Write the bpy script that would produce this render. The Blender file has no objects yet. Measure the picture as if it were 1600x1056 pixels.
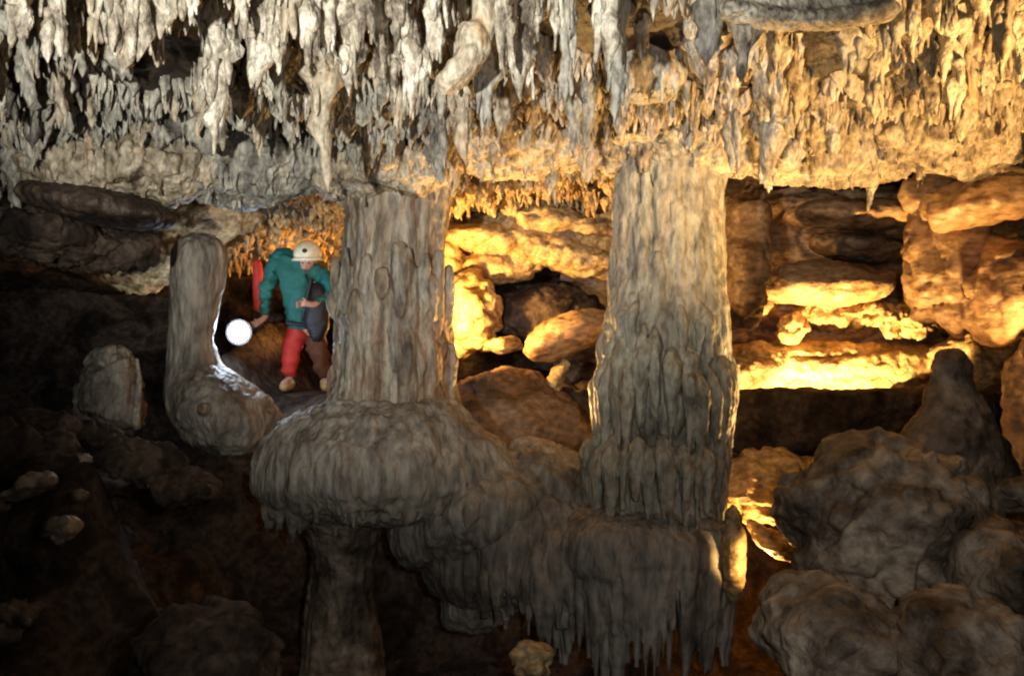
import bpy, math, random
import numpy as np
from mathutils import Vector, Matrix
random.seed(7); RNG = np.random.default_rng(11)
S = bpy.context.scene
COL = S.collection
# ------------------------------------------------------------------ camera
F = 1570.0
cd = bpy.data.cameras.new('camera'); cam = bpy.data.objects.new('camera', cd); COL.objects.link(cam)
cd.sensor_width = 36; cd.lens = 36*F/1600; cd.clip_start = .05; cd.clip_end = 200
cam.location = (0,0,0); cam.rotation_euler = (math.pi/2,0,0); S.camera = cam
def at(u, v, Y): return Vector(((u-800)/F*Y, Y, (528-v)/F*Y))
# ------------------------------------------------------------------ world and exposure
W = bpy.data.worlds.new('World'); S.world = W; W.use_nodes = True
W.node_tree.nodes['Background'].inputs[0].default_value = (.02,.022,.03,1)
W.node_tree.nodes['Background'].inputs[1].default_value = .05
S.view_settings.view_transform = 'Standard'; S.view_settings.look = 'None'
S.cycles.filter_width = 2.2
S.view_settings.exposure = 0; S.view_settings.gamma = 1
# ------------------------------------------------------------------ lamps (flash by the camera, cave flood lamps)
def lamp(name, kind, loc, target, power, color, size=.15, angle=60, blend=.6):
    l = bpy.data.lights.new(name, kind); o = bpy.data.objects.new(name, l); COL.objects.link(o)
    l.energy = power; l.color = color; l.shadow_soft_size = size
    if kind == 'SPOT': l.spot_size = math.radians(angle); l.spot_blend = blend
    o.location = loc
    if target is not None:
        o.rotation_euler = (Vector(target)-Vector(loc)).to_track_quat('-Z','Y').to_euler()
    return o
WARM = (1,.60,.20); ORANGE = (1,.46,.11)
lamp('flash', 'SPOT', (-1.3,.0,.1), at(540,-70,7), 2650, (1,.975,.89), .05, 66, .95)
lamp('fill_flash', 'SPOT', (.3,.2,.1), at(940,660,8), 290, (1,.98,.94), .05, 74, .9)
lamp('flood_lamp', 'SPOT', (3.4,3.6,-.45), at(1310,85,6.8), 1650, (1,.58,.20), .05, 60, .8)
lamp('flood_lamp', 'SPOT', at(1300,800,8.4), at(1230,200,7.5), 700, (1,.58,.19), .05, 95, .6)
lamp('flood_lamp', 'SPOT', at(1490,690,10.3), at(1530,545,11.2), 330, WARM, .05, 110, .5)
lamp('flood_lamp', 'SPOT', at(1180,690,10.35), at(1190,540,11.3), 260, WARM, .05, 100, .5)
lamp('flood_lamp', 'SPOT', at(1300,690,10.35), at(1330,500,11.6), 1000, WARM, .05, 118, .5)
lamp('flood_lamp', 'SPOT', at(665,500,9.8), at(850,400,11.2), 520, (1,.53,.14), .05, 130, .4)
lamp('flood_lamp', 'SPOT', at(820,695,8.95), at(880,200,7.2), 700, (1,.56,.17), .05, 95, .7)
lamp('flood_lamp', 'SPOT', at(1175,905,8.9), at(1170,800,8.6), 260, ORANGE, .04, 120, .5)
lamp('flood_lamp', 'SPOT', at(1268,905,6.95), at(1146,866,7.6), 150, WARM, .04, 42, .5)
lamp('flood_lamp', 'SPOT', (2.55,7.88,-.9), (1.74,7.95,.45), 230, (1,.66,.28), .04, 62, .7)
lamp('flood_lamp', 'SPOT', at(590,540,11.8), at(440,340,11.6), 260, ORANGE, .05, 130, .6)
lamp('flood_lamp', 'SPOT', at(1640,560,7.2), at(1540,430,8.2), 70, WARM, .05, 100, .8)
# ------------------------------------------------------------------ noise
_p = RNG.permutation(256); _p = np.concatenate([_p,_p,_p])
_g = RNG.normal(size=(256,3)); _g /= np.linalg.norm(_g,axis=1)[:,None]
def perlin(P):
    P = np.asarray(P,float); i = np.floor(P).astype(int); f = P-i; i &= 255
    w = f*f*f*(f*(f*6-15)+10); out = 0
    for a in (0,1):
        for b in (0,1):
            for c in (0,1):
                h = _p[_p[_p[(i[:,0]+a)&255]+((i[:,1]+b)&255)]+((i[:,2]+c)&255)]
                d = f-np.array([a,b,c]); g = (_g[h]*d).sum(1)
                out = out+g*(w[:,0] if a else 1-w[:,0])*(w[:,1] if b else 1-w[:,1])*(w[:,2] if c else 1-w[:,2])
    return out
def fbm(P, o=4, lac=2.1, gain=.5):
    P = np.asarray(P,float); s = 0; a = 1
    for k in range(o): s = s+a*perlin(P+17.3*k); P = P*lac; a *= gain
    return s
def ridge(P, o=3):
    P = np.asarray(P,float); s = 0; a = 1
    for k in range(o): s = s+a*(1-2*np.abs(perlin(P+9.1*k))*1.6); P = P*2.1; a *= .5
    return s
# ------------------------------------------------------------------ materials
def mat(name, cols, scale=3.0, stretch=(1,1,1), bump=.5, bscale=18, rough=.55, spec=.4, fine=1.0, streak=0):
    m = bpy.data.materials.new(name); m.use_nodes = True; nt = m.node_tree; N = nt.nodes; L = nt.links
    b = N['Principled BSDF']; b.inputs['Roughness'].default_value = rough
    b.inputs['Specular IOR Level'].default_value = spec
    tc = N.new('ShaderNodeNewGeometry'); mp = N.new('ShaderNodeMapping'); mp.inputs['Scale'].default_value = stretch
    L.new(tc.outputs['Position'], mp.inputs['Vector'])
    n1 = N.new('ShaderNodeTexNoise'); n1.inputs['Scale'].default_value = scale; n1.inputs['Detail'].default_value = 8
    n1.inputs['Roughness'].default_value = .62; n1.inputs['Distortion'].default_value = .6
    L.new(mp.outputs[0], n1.inputs['Vector'])
    r = N.new('ShaderNodeValToRGB'); e = r.color_ramp.elements
    pos = np.linspace(.34,.68,len(cols))
    e[0].position = pos[0]; e[0].color = (*cols[0],1); e[1].position = pos[-1]; e[1].color = (*cols[-1],1)
    for p, c in list(zip(pos,cols))[1:-1]:
        k = e.new(p); k.color = (*c,1)
    L.new(n1.outputs['Fac'], r.inputs['Fac'])
    # dirt speckle
    n3 = N.new('ShaderNodeTexNoise'); n3.inputs['Scale'].default_value = scale*7; n3.inputs['Detail'].default_value = 4
    L.new(mp.outputs[0], n3.inputs['Vector'])
    mr = N.new('ShaderNodeMapRange'); mr.inputs[1].default_value = .35; mr.inputs[2].default_value = .62
    mr.inputs[3].default_value = .55; mr.inputs[4].default_value = 1.12; L.new(n3.outputs['Fac'], mr.inputs[0])
    mx = N.new('ShaderNodeMix'); mx.data_type = 'RGBA'; mx.blend_type = 'MULTIPLY'; mx.inputs[0].default_value = fine
    L.new(r.outputs['Color'], mx.inputs[6]); L.new(mr.outputs[0], mx.inputs[7]); L.new(mx.outputs[2], b.inputs['Base Color'])
    if streak:
        m2 = N.new('ShaderNodeMapping'); m2.inputs['Scale'].default_value = (1,1,.07); L.new(tc.outputs['Position'], m2.inputs['Vector'])
        n4 = N.new('ShaderNodeTexNoise'); n4.inputs['Scale'].default_value = 9; n4.inputs['Detail'].default_value = 5; n4.inputs['Distortion'].default_value = .3
        L.new(m2.outputs[0], n4.inputs['Vector'])
        r2 = N.new('ShaderNodeValToRGB'); e = r2.color_ramp.elements
        e[0].position = .36; e[0].color = (.38,.22,.12,1); e[1].position = .66; e[1].color = (1.25,1.25,1.2,1)
        k = e.new(.46); k.color = (.85,.62,.42,1); k = e.new(.53); k.color = (1,1,1,1)
        L.new(n4.outputs['Fac'], r2.inputs['Fac'])
        x2 = N.new('ShaderNodeMix'); x2.data_type = 'RGBA'; x2.blend_type = 'MULTIPLY'; x2.inputs[0].default_value = streak
        L.new(mx.outputs[2], x2.inputs[6]); L.new(r2.outputs['Color'], x2.inputs[7]); L.new(x2.outputs[2], b.inputs['Base Color'])
    n2 = N.new('ShaderNodeTexNoise'); n2.inputs['Scale'].default_value = bscale; n2.inputs['Detail'].default_value = 6
    L.new(mp.outputs[0], n2.inputs['Vector'])
    bp = N.new('ShaderNodeBump'); bp.inputs['Strength'].default_value = bump; bp.inputs['Distance'].default_value = .04
    L.new(n2.outputs['Fac'], bp.inputs['Height']); L.new(bp.outputs[0], b.inputs['Normal'])
    return m
def flat(name, c, rough=.6, spec=.4, nz=.15, metal=0):
    m = mat(name, [tuple(x*(1-nz) for x in c), c, tuple(min(1,x*(1+nz)) for x in c)], 14, bump=.25, bscale=40, rough=rough, spec=spec, fine=.3)
    m.node_tree.nodes['Principled BSDF'].inputs['Metallic'].default_value = metal
    return m
M = dict(
 pale   = mat('pale_dripstone', [(.09,.07,.05),(.34,.29,.22),(.60,.545,.44),(.66,.62,.52)], 6, (1,1,.6), .9, 30),
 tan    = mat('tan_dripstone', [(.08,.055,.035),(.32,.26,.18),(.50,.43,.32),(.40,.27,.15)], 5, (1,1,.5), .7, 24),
 grey   = mat('grey_dripstone', [(.07,.06,.05),(.26,.24,.20),(.42,.40,.33),(.34,.26,.18)], 5, (1,1,.45), .7, 26),
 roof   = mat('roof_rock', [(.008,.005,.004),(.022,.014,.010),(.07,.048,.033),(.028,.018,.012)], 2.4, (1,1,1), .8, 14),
 column = mat('column_flowstone', [(.10,.085,.07),(.24,.215,.175),(.34,.31,.25),(.24,.16,.105),(.37,.33,.26)], 3.2, (1,1,.28), .9, 26, streak=.6),
 column2= mat('pale_column_flowstone', [(.12,.11,.09),(.30,.28,.22),(.40,.38,.30),(.44,.41,.32),(.28,.21,.14)], 3.0, (1,1,.4), .9, 26, streak=.22),
 apron  = mat('apron_flowstone', [(.13,.11,.09),(.26,.235,.20),(.36,.33,.275),(.25,.195,.15)], 2.2, (1,1,.3), .9, 26, streak=.2),
 brown  = mat('brown_rock', [(.07,.042,.025),(.17,.105,.065),(.26,.175,.11),(.16,.10,.065)], 1.8, (1,1,1.6), .55, 12, rough=.5),
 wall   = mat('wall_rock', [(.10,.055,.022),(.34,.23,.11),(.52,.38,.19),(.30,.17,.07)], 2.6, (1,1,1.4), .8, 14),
 amber  = mat('amber_rock', [(.16,.08,.035),(.36,.21,.105),(.48,.31,.16),(.33,.18,.085)], 1.8, (1,1,2.4), .5, 9, rough=.45),
 boulder= mat('wet_boulder', [(.05,.034,.022),(.17,.125,.088),(.40,.32,.235),(.18,.115,.07)], 1.7, (1,1,1), .9, 16, rough=.55, spec=.4),
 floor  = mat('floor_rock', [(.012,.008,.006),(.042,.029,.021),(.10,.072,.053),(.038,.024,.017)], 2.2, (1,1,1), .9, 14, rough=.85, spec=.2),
)
# ------------------------------------------------------------------ mesh helpers
class MB:
    def __init__(s): s.v = []; s.f = []; s.n = 0
    def add(s, V, Fc):
        s.v.append(np.asarray(V,float)); s.f += [tuple(i+s.n for i in f) for f in Fc]; s.n += len(V)
    def verts(s): return np.concatenate(s.v)
def wloc(o):
    w = np.zeros(3)
    while o: w = w+np.array(o.location); o = o.parent
    return w
def link(name, V, Fc, m, parent=None, smooth=True, origin=None):
    V = np.asarray(V,float)
    o0 = np.zeros(3)
    if parent is None:
        o0 = np.array([V[:,0].mean(), V[:,1].mean(), V[:,2].min() if origin is None else (V[:,2].max() if origin=='top' else V[:,2].mean())])
    else: o0 = wloc(parent)
    me = bpy.data.meshes.new(name); me.from_pydata((V-o0).tolist(), [], Fc); me.update()
    me.polygons.foreach_set('use_smooth', [smooth]*len(me.polygons)); me.materials.append(m)
    o = bpy.data.objects.new(name, me); COL.objects.link(o)
    if parent is None: o.location = o0
    else: o.parent = parent
    return o
def tag(o, label=None, cat=None, group=None, kind=None):
    if label: o['label'] = label
    if cat: o['category'] = cat
    if group: o['group'] = group
    if kind: o['kind'] = kind
    return o
def empty(name, loc, label, cat, group=None):
    o = bpy.data.objects.new(name, None); COL.objects.link(o); o.location = loc; return tag(o, label, cat, group)
def ringfaces(n, k, cap=True):
    Fc = []
    for i in range(n-1):
        for j in range(k):
            a = i*k+j; b = i*k+(j+1)%k; Fc.append((a,b,b+k,a+k))
    if cap: Fc.append(tuple(range(k))[::-1]); Fc.append(tuple((n-1)*k+j for j in range(k)))
    return Fc
def tube(path, radii, seg=12, sx=1, sy=1, nz=0, nf=8, seed=0, flute=0, zs=.4):
    """horizontal rings along a mostly vertical path"""
    path = np.asarray(path,float); n = len(path); th = np.linspace(0,2*np.pi,seg,endpoint=False)
    R = np.asarray(radii,float)[:,None]*np.ones(seg)[None]
    X = np.cos(th)[None]*R*sx; Yv = np.sin(th)[None]*R*sy
    P = np.stack([path[:,0,None]+X, path[:,1,None]+Yv, path[:,2,None]+0*X],-1).reshape(-1,3)
    if nz or flute:
        q = P*nf; q[:,2] *= zs; d = fbm(q+seed*3.7,3)*nz
        if flute: q2 = P*nf*2.2; q2[:,2] *= .12; d = d+perlin(q2+seed)*flute
        k = (1+d).reshape(n,seg); X = X*k; Yv = Yv*k
        P = np.stack([path[:,0,None]+X, path[:,1,None]+Yv, path[:,2,None]+0*X],-1).reshape(-1,3)
    # wind outwards: path goes down
    Fc = ringfaces(n,seg)
    if path[0,2] > path[-1,2]: Fc = [f[::-1] for f in Fc]
    return P, Fc
def capsule(a, b, ra, rb, seg=10, n=6):
    a = np.array(a,float); b = np.array(b,float); d = b-a; L = np.linalg.norm(d)+1e-9; d /= L
    u = np.cross(d,[0,0,1.]); 
    if np.linalg.norm(u) < .1: u = np.cross(d,[0,1.,0])
    u /= np.linalg.norm(u); w = np.cross(d,u); V = []; rings = []
    for k in range(4): rings.append((a-d*ra*math.cos(k/4*math.pi/2), ra*max(.05,math.sin(k/4*math.pi/2))))
    for k in range(n): t = k/(n-1); rings.append((a+d*L*t, ra+(rb-ra)*t))
    for k in range(3,-1,-1): rings.append((b+d*rb*math.cos(k/4*math.pi/2), rb*max(.05,math.sin(k/4*math.pi/2))))
    th = np.linspace(0,2*np.pi,seg,endpoint=False)
    for c, r in rings: V.append(c+np.outer(np.cos(th),u)*r+np.outer(np.sin(th),w)*r)
    return np.concatenate(V), ringfaces(len(rings),seg)
def ball(c, r, nz=.12, nf=1.6, seed=0, nu=48, nv=28, rot=0, sq=1.0, tilt=0):
    """noisy ellipsoid"""
    V = []; th = np.linspace(0,2*np.pi,nu,endpoint=False)
    ph = np.linspace(0.02,np.pi-.02,nv)
    A,B = np.meshgrid(ph,th,indexing='ij')
    f = lambda s: np.sign(s)*np.abs(s)**sq
    D = np.stack([f(np.sin(A))*f(np.cos(B)), f(np.sin(A))*f(np.sin(B)), f(np.cos(A))],-1).reshape(-1,3)
    P = D*np.asarray(r,float)
    k = 1+nz*fbm(P*nf/np.mean(r)+seed*5.1,4)
    P = P*k[:,None]
    cr,sr = math.cos(tilt),math.sin(tilt); P = P@np.array([[cr,0,-sr],[0,1,0],[sr,0,cr]]).T
    c2,s2 = math.cos(rot),math.sin(rot); P = P@np.array([[c2,-s2,0],[s2,c2,0],[0,0,1]]).T
    Fc = [g[::-1] for g in ringfaces(nv,nu)]
    return P+np.asarray(c), Fc[:]
def remesh(V, Fc, vox):
    me = bpy.data.meshes.new('tmp'); me.from_pydata(np.asarray(V).tolist(), [], Fc); me.update()
    o = bpy.data.objects.new('tmp', me); COL.objects.link(o)
    r = o.modifiers.new('r','REMESH'); r.mode = 'VOXEL'; r.voxel_size = vox
    dg = bpy.context.evaluated_depsgraph_get(); dg.update()
    m2 = bpy.data.meshes.new_from_object(o.evaluated_get(dg))
    n = len(m2.vertices); A = np.empty(n*3); m2.vertices.foreach_get('co',A); A = A.reshape(-1,3)
    Q = [tuple(p.vertices) for p in m2.polygons]
    bpy.data.objects.remove(o); bpy.data.meshes.remove(me); bpy.data.meshes.remove(m2)
    return A, Q
def smooth_v(V, Q, it=2, k=.5):
    Q4 = np.array([q for q in Q if len(q)==4]); E = np.concatenate([Q4[:,[0,1]],Q4[:,[1,2]],Q4[:,[2,3]],Q4[:,[3,0]]])
    E = np.concatenate([E,E[:,::-1]]); cnt = np.bincount(E[:,0],minlength=len(V)).clip(1)[:,None]
    for _ in range(it):
        s = np.stack([np.bincount(E[:,0],V[E[:,1],j],minlength=len(V)) for j in range(3)],1)/cnt
        V = V+(s-V)*k
    return V
def normals(V, Q):
    Q4 = np.array([q for q in Q if len(q)==4]); n = np.cross(V[Q4[:,2]]-V[Q4[:,0]], V[Q4[:,3]]-V[Q4[:,1]])
    N = np.zeros_like(V)
    for j in range(4):
        for c in range(3): N[:,c] += np.bincount(Q4[:,j],n[:,c],minlength=len(V))
    return N/(np.linalg.norm(N,axis=1)[:,None]+1e-12)
def fuse(mb, vox, name, m, parent=None, amp=.03, nf=2.5, st=(1,1,.35), amp2=.012, nf2=12, st2=(1,1,.12), it=2, seed=0, crack=0):
    V,Q = remesh(mb.verts(), mb.f, vox); V = smooth_v(V,Q,it); N = normals(V,Q)
    d = fbm(V*nf*np.array(st)+seed,4)*amp + ridge(V*nf2*np.array(st2)+seed,2)*amp2 + fbm(V*nf*4.5+seed,3)*amp*.35
    if crack:
        W_ = V+.15*np.stack([fbm(V*2+k*7,2) for k in range(3)],1)
        d = d-crack*np.exp(-(perlin(W_*np.array([1.1,1.1,2.2])+seed)/.05)**2)-crack*.5*np.exp(-(perlin(W_*np.array([3,3,5.])+seed*2)/.07)**2)
        d = d+crack*.7*np.clip(fbm(V*np.array([1.5,1.5,6])+seed,3),-.3,.3)
    return link(name, V+N*d[:,None], Q, m, parent)
# px helper: half widths given in photo pixels at a distance
def m_(px, Y): return px/F*Y
def px_ball(mb, u, v, Y, ru, rv, ry=None, **k):
    c = at(u,v,Y); a = m_(ru,Y); b = m_(rv,Y)
    mb.add(*ball(c, (a, ry if ry else (a+b)/2, b), **k))
def px_column(mb, prof, Y, sy=1.0, seg=56, step=10, nz=.06, nf=3, flute=.03, seed=0):
    """prof: list of (v, u_left, u_right)"""
    pv = [p[0] for p in prof]; vs = np.arange(pv[0], pv[-1]+1, step)
    l = np.interp(vs,pv,[p[1] for p in prof]); r = np.interp(vs,pv,[p[2] for p in prof])
    path = [tuple(at((a+b)/2,v,Y)) for a,b,v in zip(l,r,vs)]; rad = [m_((b-a)/2,Y) for a,b in zip(l,r)]
    mb.add(*tube(path,rad,seg,1,sy,nz,nf,seed,flute))
def drip_ring(mb, u, v, Y, ru, ry, n, lo, hi, rad=.035, front=True, droop=.1, vtop=None, seed=1, span=(math.pi*.98, math.pi*2.02), jit=.02):
    """hanging drips round the front rim of a mushroom/tier: from rim, length lo..hi metres"""
    rr = random.Random(seed); c = at(u,v,Y)
    for i in range(n):
        t = span[0]+(span[1]-span[0])*(i+.5+rr.uniform(-.3,.3))/n
        x = c.x+math.cos(t)*m_(ru,Y); y = c.y+math.sin(t)*ry
        L = lo+(hi-lo)*(.5+.5*math.sin(i*.9+seed)*rr.uniform(.3,1)); r0 = rad*rr.uniform(.6,1.35)
        zz = c.z+rr.uniform(-jit,jit*1.5)
        n_ = 12; ts = np.linspace(0,1,n_)
        path = [(c.x+(x-c.x)*(.86+.14*min(1,s*4)), c.y+(y-c.y)*(.86+.14*min(1,s*4))+.03*s, zz+.22-(L+.22)*s) for s in ts]
        mb.add(*tube(path,[r0*(1.15-1.0*s**1.4)*min(1,.25+s*4) for s in ts],8,1,1,.15,20,i))
# ================================================================== THE SETTING
def grid(name, x0,x1,nx, y0,y1,ny, fz, m, dispn=0, flip=False):
    X,Y = np.meshgrid(np.linspace(x0,x1,nx), np.linspace(y0,y1,ny), indexing='xy')
    x = X.ravel(); y = Y.ravel(); z = fz(x,y); V = np.stack([x,y,z],1)
    if dispn:
        V[:,0] += fbm(V*1.7+3,3)*dispn; V[:,1] += fbm(V*1.7+31,3)*dispn
    Fc = []
    for j in range(ny-1):
        for i in range(nx-1):
            a = j*nx+i; q = (a,a+1,a+nx+1,a+nx); Fc.append(q[::-1] if flip else q)
    o = link(name,V,Fc,m,origin='mid'); tag(o,kind='structure'); return o
def sst(a,b,x): t = np.clip((x-a)/(b-a),0,1); return t*t*(3-2*t)
def ceil_z(x,y):
    x = np.asarray(x,float); y = np.asarray(y,float); P = np.stack([x,y,0*x],1)
    z = 1.62+.35*(1-sst(4.5,7.5,y)) 
    z = z+.22*fbm(P*.9+5,3)+.10*fbm(P*3.1+9,3)+.035*fbm(P*9,2)
    z = z-.25*sst(8.6,11.5,y)*(1-sst(.5,2.5,x))-.55*sst(10.5,13,y)
    z = z-.18*sst(-3.0,-5.0,x)*sst(6,8,y)
    z = z+.3*sst(8.9,9.6,y)*sst(1.2,2.2,x)
    return z
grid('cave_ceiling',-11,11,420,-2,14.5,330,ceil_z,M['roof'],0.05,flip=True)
def floor_z(x,y):
    x = np.asarray(x,float); y = np.asarray(y,float); P = np.stack([x,y,0*x],1)
    z = -3.0+.85*(1-sst(-3.0,-2.2,x))+.85*sst(3.0,4.2,x)+.8*(1-sst(3.5,5.5,y))
    z = z+2.3*sst(9.2,10.4,y)*sst(-3.9,-2.9,x)*(1-sst(1.4,2.2,x))      # terrace the caver stands on
    z = z+1.5*sst(8.9,10.3,y)*sst(1.4,2.2,x)
    z = z+.6*sst(7.5,9.5,y)*(1-sst(-3.9,-2.9,x))
    yr = 6.9-.35*(x+3.2)                                                # rubble ridge at the left
    cr = -.62-.42*(x+3.6)
    z = z+np.clip(cr+2.15,0,2)*np.exp(-((y-yr)/.55)**2)*(1-sst(-2.3,-1.6,x))
    z = z+.5*(1-sst(2,5,y))*0
    z = z+.22*fbm(P*1.1+2,4)+.13*ridge(P*2.3,3)*.6+.05*fbm(P*7,3)
    k = np.exp(-(((x+2.3)/.7)**2+((y-11.1)/.7)**2)**2)
    z = z*(1-k)-.60*k
    k = np.exp(-(((x+2.75)/.65)**2+((y-10.1)/.75)**2)**2)
    return z*(1-k)-1.0*k
grid('cave_floor',-11,11,400,-2,14.5,320,floor_z,M['floor'],0.06)
def wall_strip(name, pts, z0, z1, m, amp=.5, seed=0, n=180, nz=90):
    pts = np.array(pts,float); seg = np.r_[0,np.cumsum(np.linalg.norm(np.diff(pts,axis=0),axis=1))]
    s = np.linspace(0,seg[-1],n); X = np.interp(s,seg,pts[:,0]); Y = np.interp(s,seg,pts[:,1]); Z = np.linspace(z0,z1,nz)
    V = np.stack([np.tile(X,nz),np.tile(Y,nz),np.repeat(Z,n)],1)
    d = fbm(V*np.array([.8,.8,1.6])+seed,5)*amp
    V[:,0] += d*.4; V[:,1] += d
    V[:,1] += ridge(V*np.array([.7,.7,3.2])+seed,3)*.07
    Fc = [(j*n+i,j*n+i+1,(j+1)*n+i+1,(j+1)*n+i) for j in range(nz-1) for i in range(n-1)]
    o = link(name,V,Fc,m,origin='mid'); tag(o,kind='structure'); return o
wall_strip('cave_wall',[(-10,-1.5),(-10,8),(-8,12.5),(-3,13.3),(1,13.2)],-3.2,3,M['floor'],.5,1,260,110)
wall_strip('cave_wall',[(.6,12.9),(3.5,12.6),(7,11.6),(9.5,8),(10,-1.5)],-3.2,3,M['brown'],.45,4,260,110)
wall_strip('cave_wall',[(10.2,-1.8),(-10.2,-1.8)],-3.2,3,M['brown'],.2,6,80,30)
# ================================================================== STALACTITES
def stalactite(x, y, ztop, L, r, seed, hi=True, lean=0, sx=1, tip=.12, knob=.25, extra=2):
    rr = random.Random(seed); n = 22 if hi else 7; seg = 16 if hi else 7
    ts = np.linspace(0,1,n); mb = MB(); ph = rr.uniform(0,6)
    wx = rr.uniform(-.03,.03)*L*2; wy = rr.uniform(-.03,.03)*L
    path = [(x+lean*s*L+wx*math.sin(s*5+ph), y+wy*math.sin(s*4+ph), ztop-L*s) for s in ts]
    e = rr.uniform(.45,1.1); kn = rr.uniform(9,20)
    rad = [max(.003, r*((1-s)**e*(1-tip)+tip*(1-s**6))*(1+knob*.8*math.sin(s*L*kn+ph)*math.sin(s*L*kn*.37+ph*2))) for s in ts]
    rad[0] *= 1.35
    mb.add(*tube(path,rad,seg,sx,1,knob*3.2 if hi else knob,7/max(r*10,.5)*1.5,seed%97,.35 if hi else 0,.55))
    if hi:
        for k in range(extra):
            s0 = rr.uniform(.0,.75); a = rr.uniform(0,6.28); l2 = L*rr.uniform(.14,.36); r2 = r*rr.uniform(.14,.45)
            bx = x+lean*s0*L+math.cos(a)*r*sx*(1-s0)*.85; by = y+math.sin(a)*r*(1-s0)*.85; z0 = ztop-L*s0
            t2 = np.linspace(0,1,8)
            mb.add(*tube([(bx+math.cos(a)*.02*s, by+math.sin(a)*.02*s, z0+.04-(l2+.04)*s) for s in t2],
                         [max(.003,r2*(1-s)**.6*(1+.3*math.sin(s*7+k))+.005) for s in t2], 8,1,1,.7,16,seed%89+k,.2))
    return mb
GT = 'stalactites hanging from the cave roof'
placed = []
def put(u, v0, v1, w, Y, label, m='pale', lean=0, sx=1, knob=.5, extra=11, tip=.3):
    """one stalactite seen from (u,v0) down to (u,v1), w px wide; its root reaches the roof"""
    a = at(u,v0,Y); b = at(u,v1,Y); zc = float(ceil_z(np.array([a.x]),np.array([Y]))[0])+.05
    L = zc-b.z; r = m_(w/2,Y)
    mb = stalactite(a.x-lean*L, Y, zc, L, r*1.15, len(placed)*31+5, True, lean, sx, tip, knob, extra)
    o = link('stalactite', mb.verts(), mb.f, M[m], origin='top'); tag(o,label,'stalactite',GT); placed.append((a.x,Y,r*sx)); return o
big = [
 (28,0,70,46,5.2,'thick pale stalactite at the top left corner of the picture','pale'),
 (48,60,128,26,5.6,'short grey stalactite just below the thick one in the top left corner','grey'),
 (82,0,100,36,5.0,'long pale stalactite second from the top left corner','pale'),
 (118,40,84,14,5.4,'thin stub stalactite between two long pale ones at top left','pale'),
 (146,10,84,18,5.2,'narrow tan stalactite left of the broad white pair at the top','tan'),
 (176,0,92,52,4.9,'broad white stalactite, left one of the fused pair at the top','pale'),
 (214,0,96,48,4.9,'broad white stalactite, right one of the fused pair at the top','pale'),
 (245,60,106,26,5.4,'small tan stalactite hanging below the white fused pair','tan'),
 (262,0,52,52,4.7,'stubby bright white stalactite left of the big dark hollow','pale'),
 (292,0,40,40,4.7,'short blunt white stalactite at the edge of the big dark hollow','pale'),
 (336,24,242,42,5.6,'long statue-like stalactite with a knobbed head and tapering foot','pale'),
 (378,20,60,18,5.0,'small peg stalactite right of the statue-like one','pale'),
 (402,60,142,38,5.3,'plump white stalactite with a forked tip right of the statue-like one','pale'),
 (434,60,118,32,5.2,'white stalactite tucked beside the plump forked one','pale'),
 (448,0,66,36,4.8,'pale orange-tinged stalactite at the top edge, left of the long cream one','tan'),
 (480,0,112,42,4.9,'long cream stalactite with side drips at the top edge','pale'),
 (512,10,84,24,5.0,'slim cream stalactite right of the long one with side drips','pale'),
 (545,0,150,34,5.1,'long pale stalactite with a dark hollow on its right side','pale'),
 (572,0,70,28,4.8,'straight pale stalactite above the dark oval hollows','pale'),
 (598,20,128,26,5.1,'pale slender stalactite left of the split white pair','pale'),
 (622,0,64,46,4.8,'wide white stalactite at the top edge above the split pair','pale'),
 (638,90,186,30,5.3,'left leg of the split white stalactite pair','pale'),
 (660,90,180,26,5.3,'right leg of the split white stalactite pair','pale'),
 (682,10,96,46,4.9,'forked white stalactite beside the slanting stone leaf','pale'),
 (756,120,196,38,5.5,'grey-white stalactite under the slanting stone leaf','grey'),
 (790,0,126,32,5.0,'long pale stalactite right of the slanting stone leaf','pale'),
 (822,10,160,38,5.2,'broad pale stalactite with dark hollows on both sides','pale'),
 (868,0,60,26,4.8,'short white stalactite between two black hollows at the top','pale'),
 (884,80,170,28,5.4,'grey stalactite below the black hollows at top centre','grey'),
 (945,0,104,58,4.8,'very thick white stalactite at the top right of centre','pale'),
 (962,60,196,32,5.4,'grey stalactite continuing below the very thick white one','grey'),
 (1004,10,96,16,5.6,'lone thin stalactite in the black recess right of centre','grey'),
 (1108,0,106,48,5.0,'smooth grey-blue stalactite right of the black recess','grey'),
 (1170,30,110,46,5.6,'blunt grey stalactite under the curved stone rim','grey'),
 (1330,40,120,60,5.8,'wide grey stalactite curtain under the right end of the stone rim','grey'),
 (1396,30,110,40,5.4,'grey stalactite at the right tip of the stone rim','grey'),
 (1370,60,190,24,5.9,'knobbly stalactite with an orange lit face at upper right','tan'),
 (1240,60,150,24,6.2,'upright flame-like lit stalactite under the stone rim','tan'),
 (1480,0,60,26,5.0,'dark stalactite at the top right edge','grey'),
 (1570,0,130,34,5.0,'knobbly orange-lit stalactite at the top right corner','tan'),
]
for (u,v0,v1,w,Y,lab,m) in big: put(u,v0,v1,w,Y,lab,m)
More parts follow.
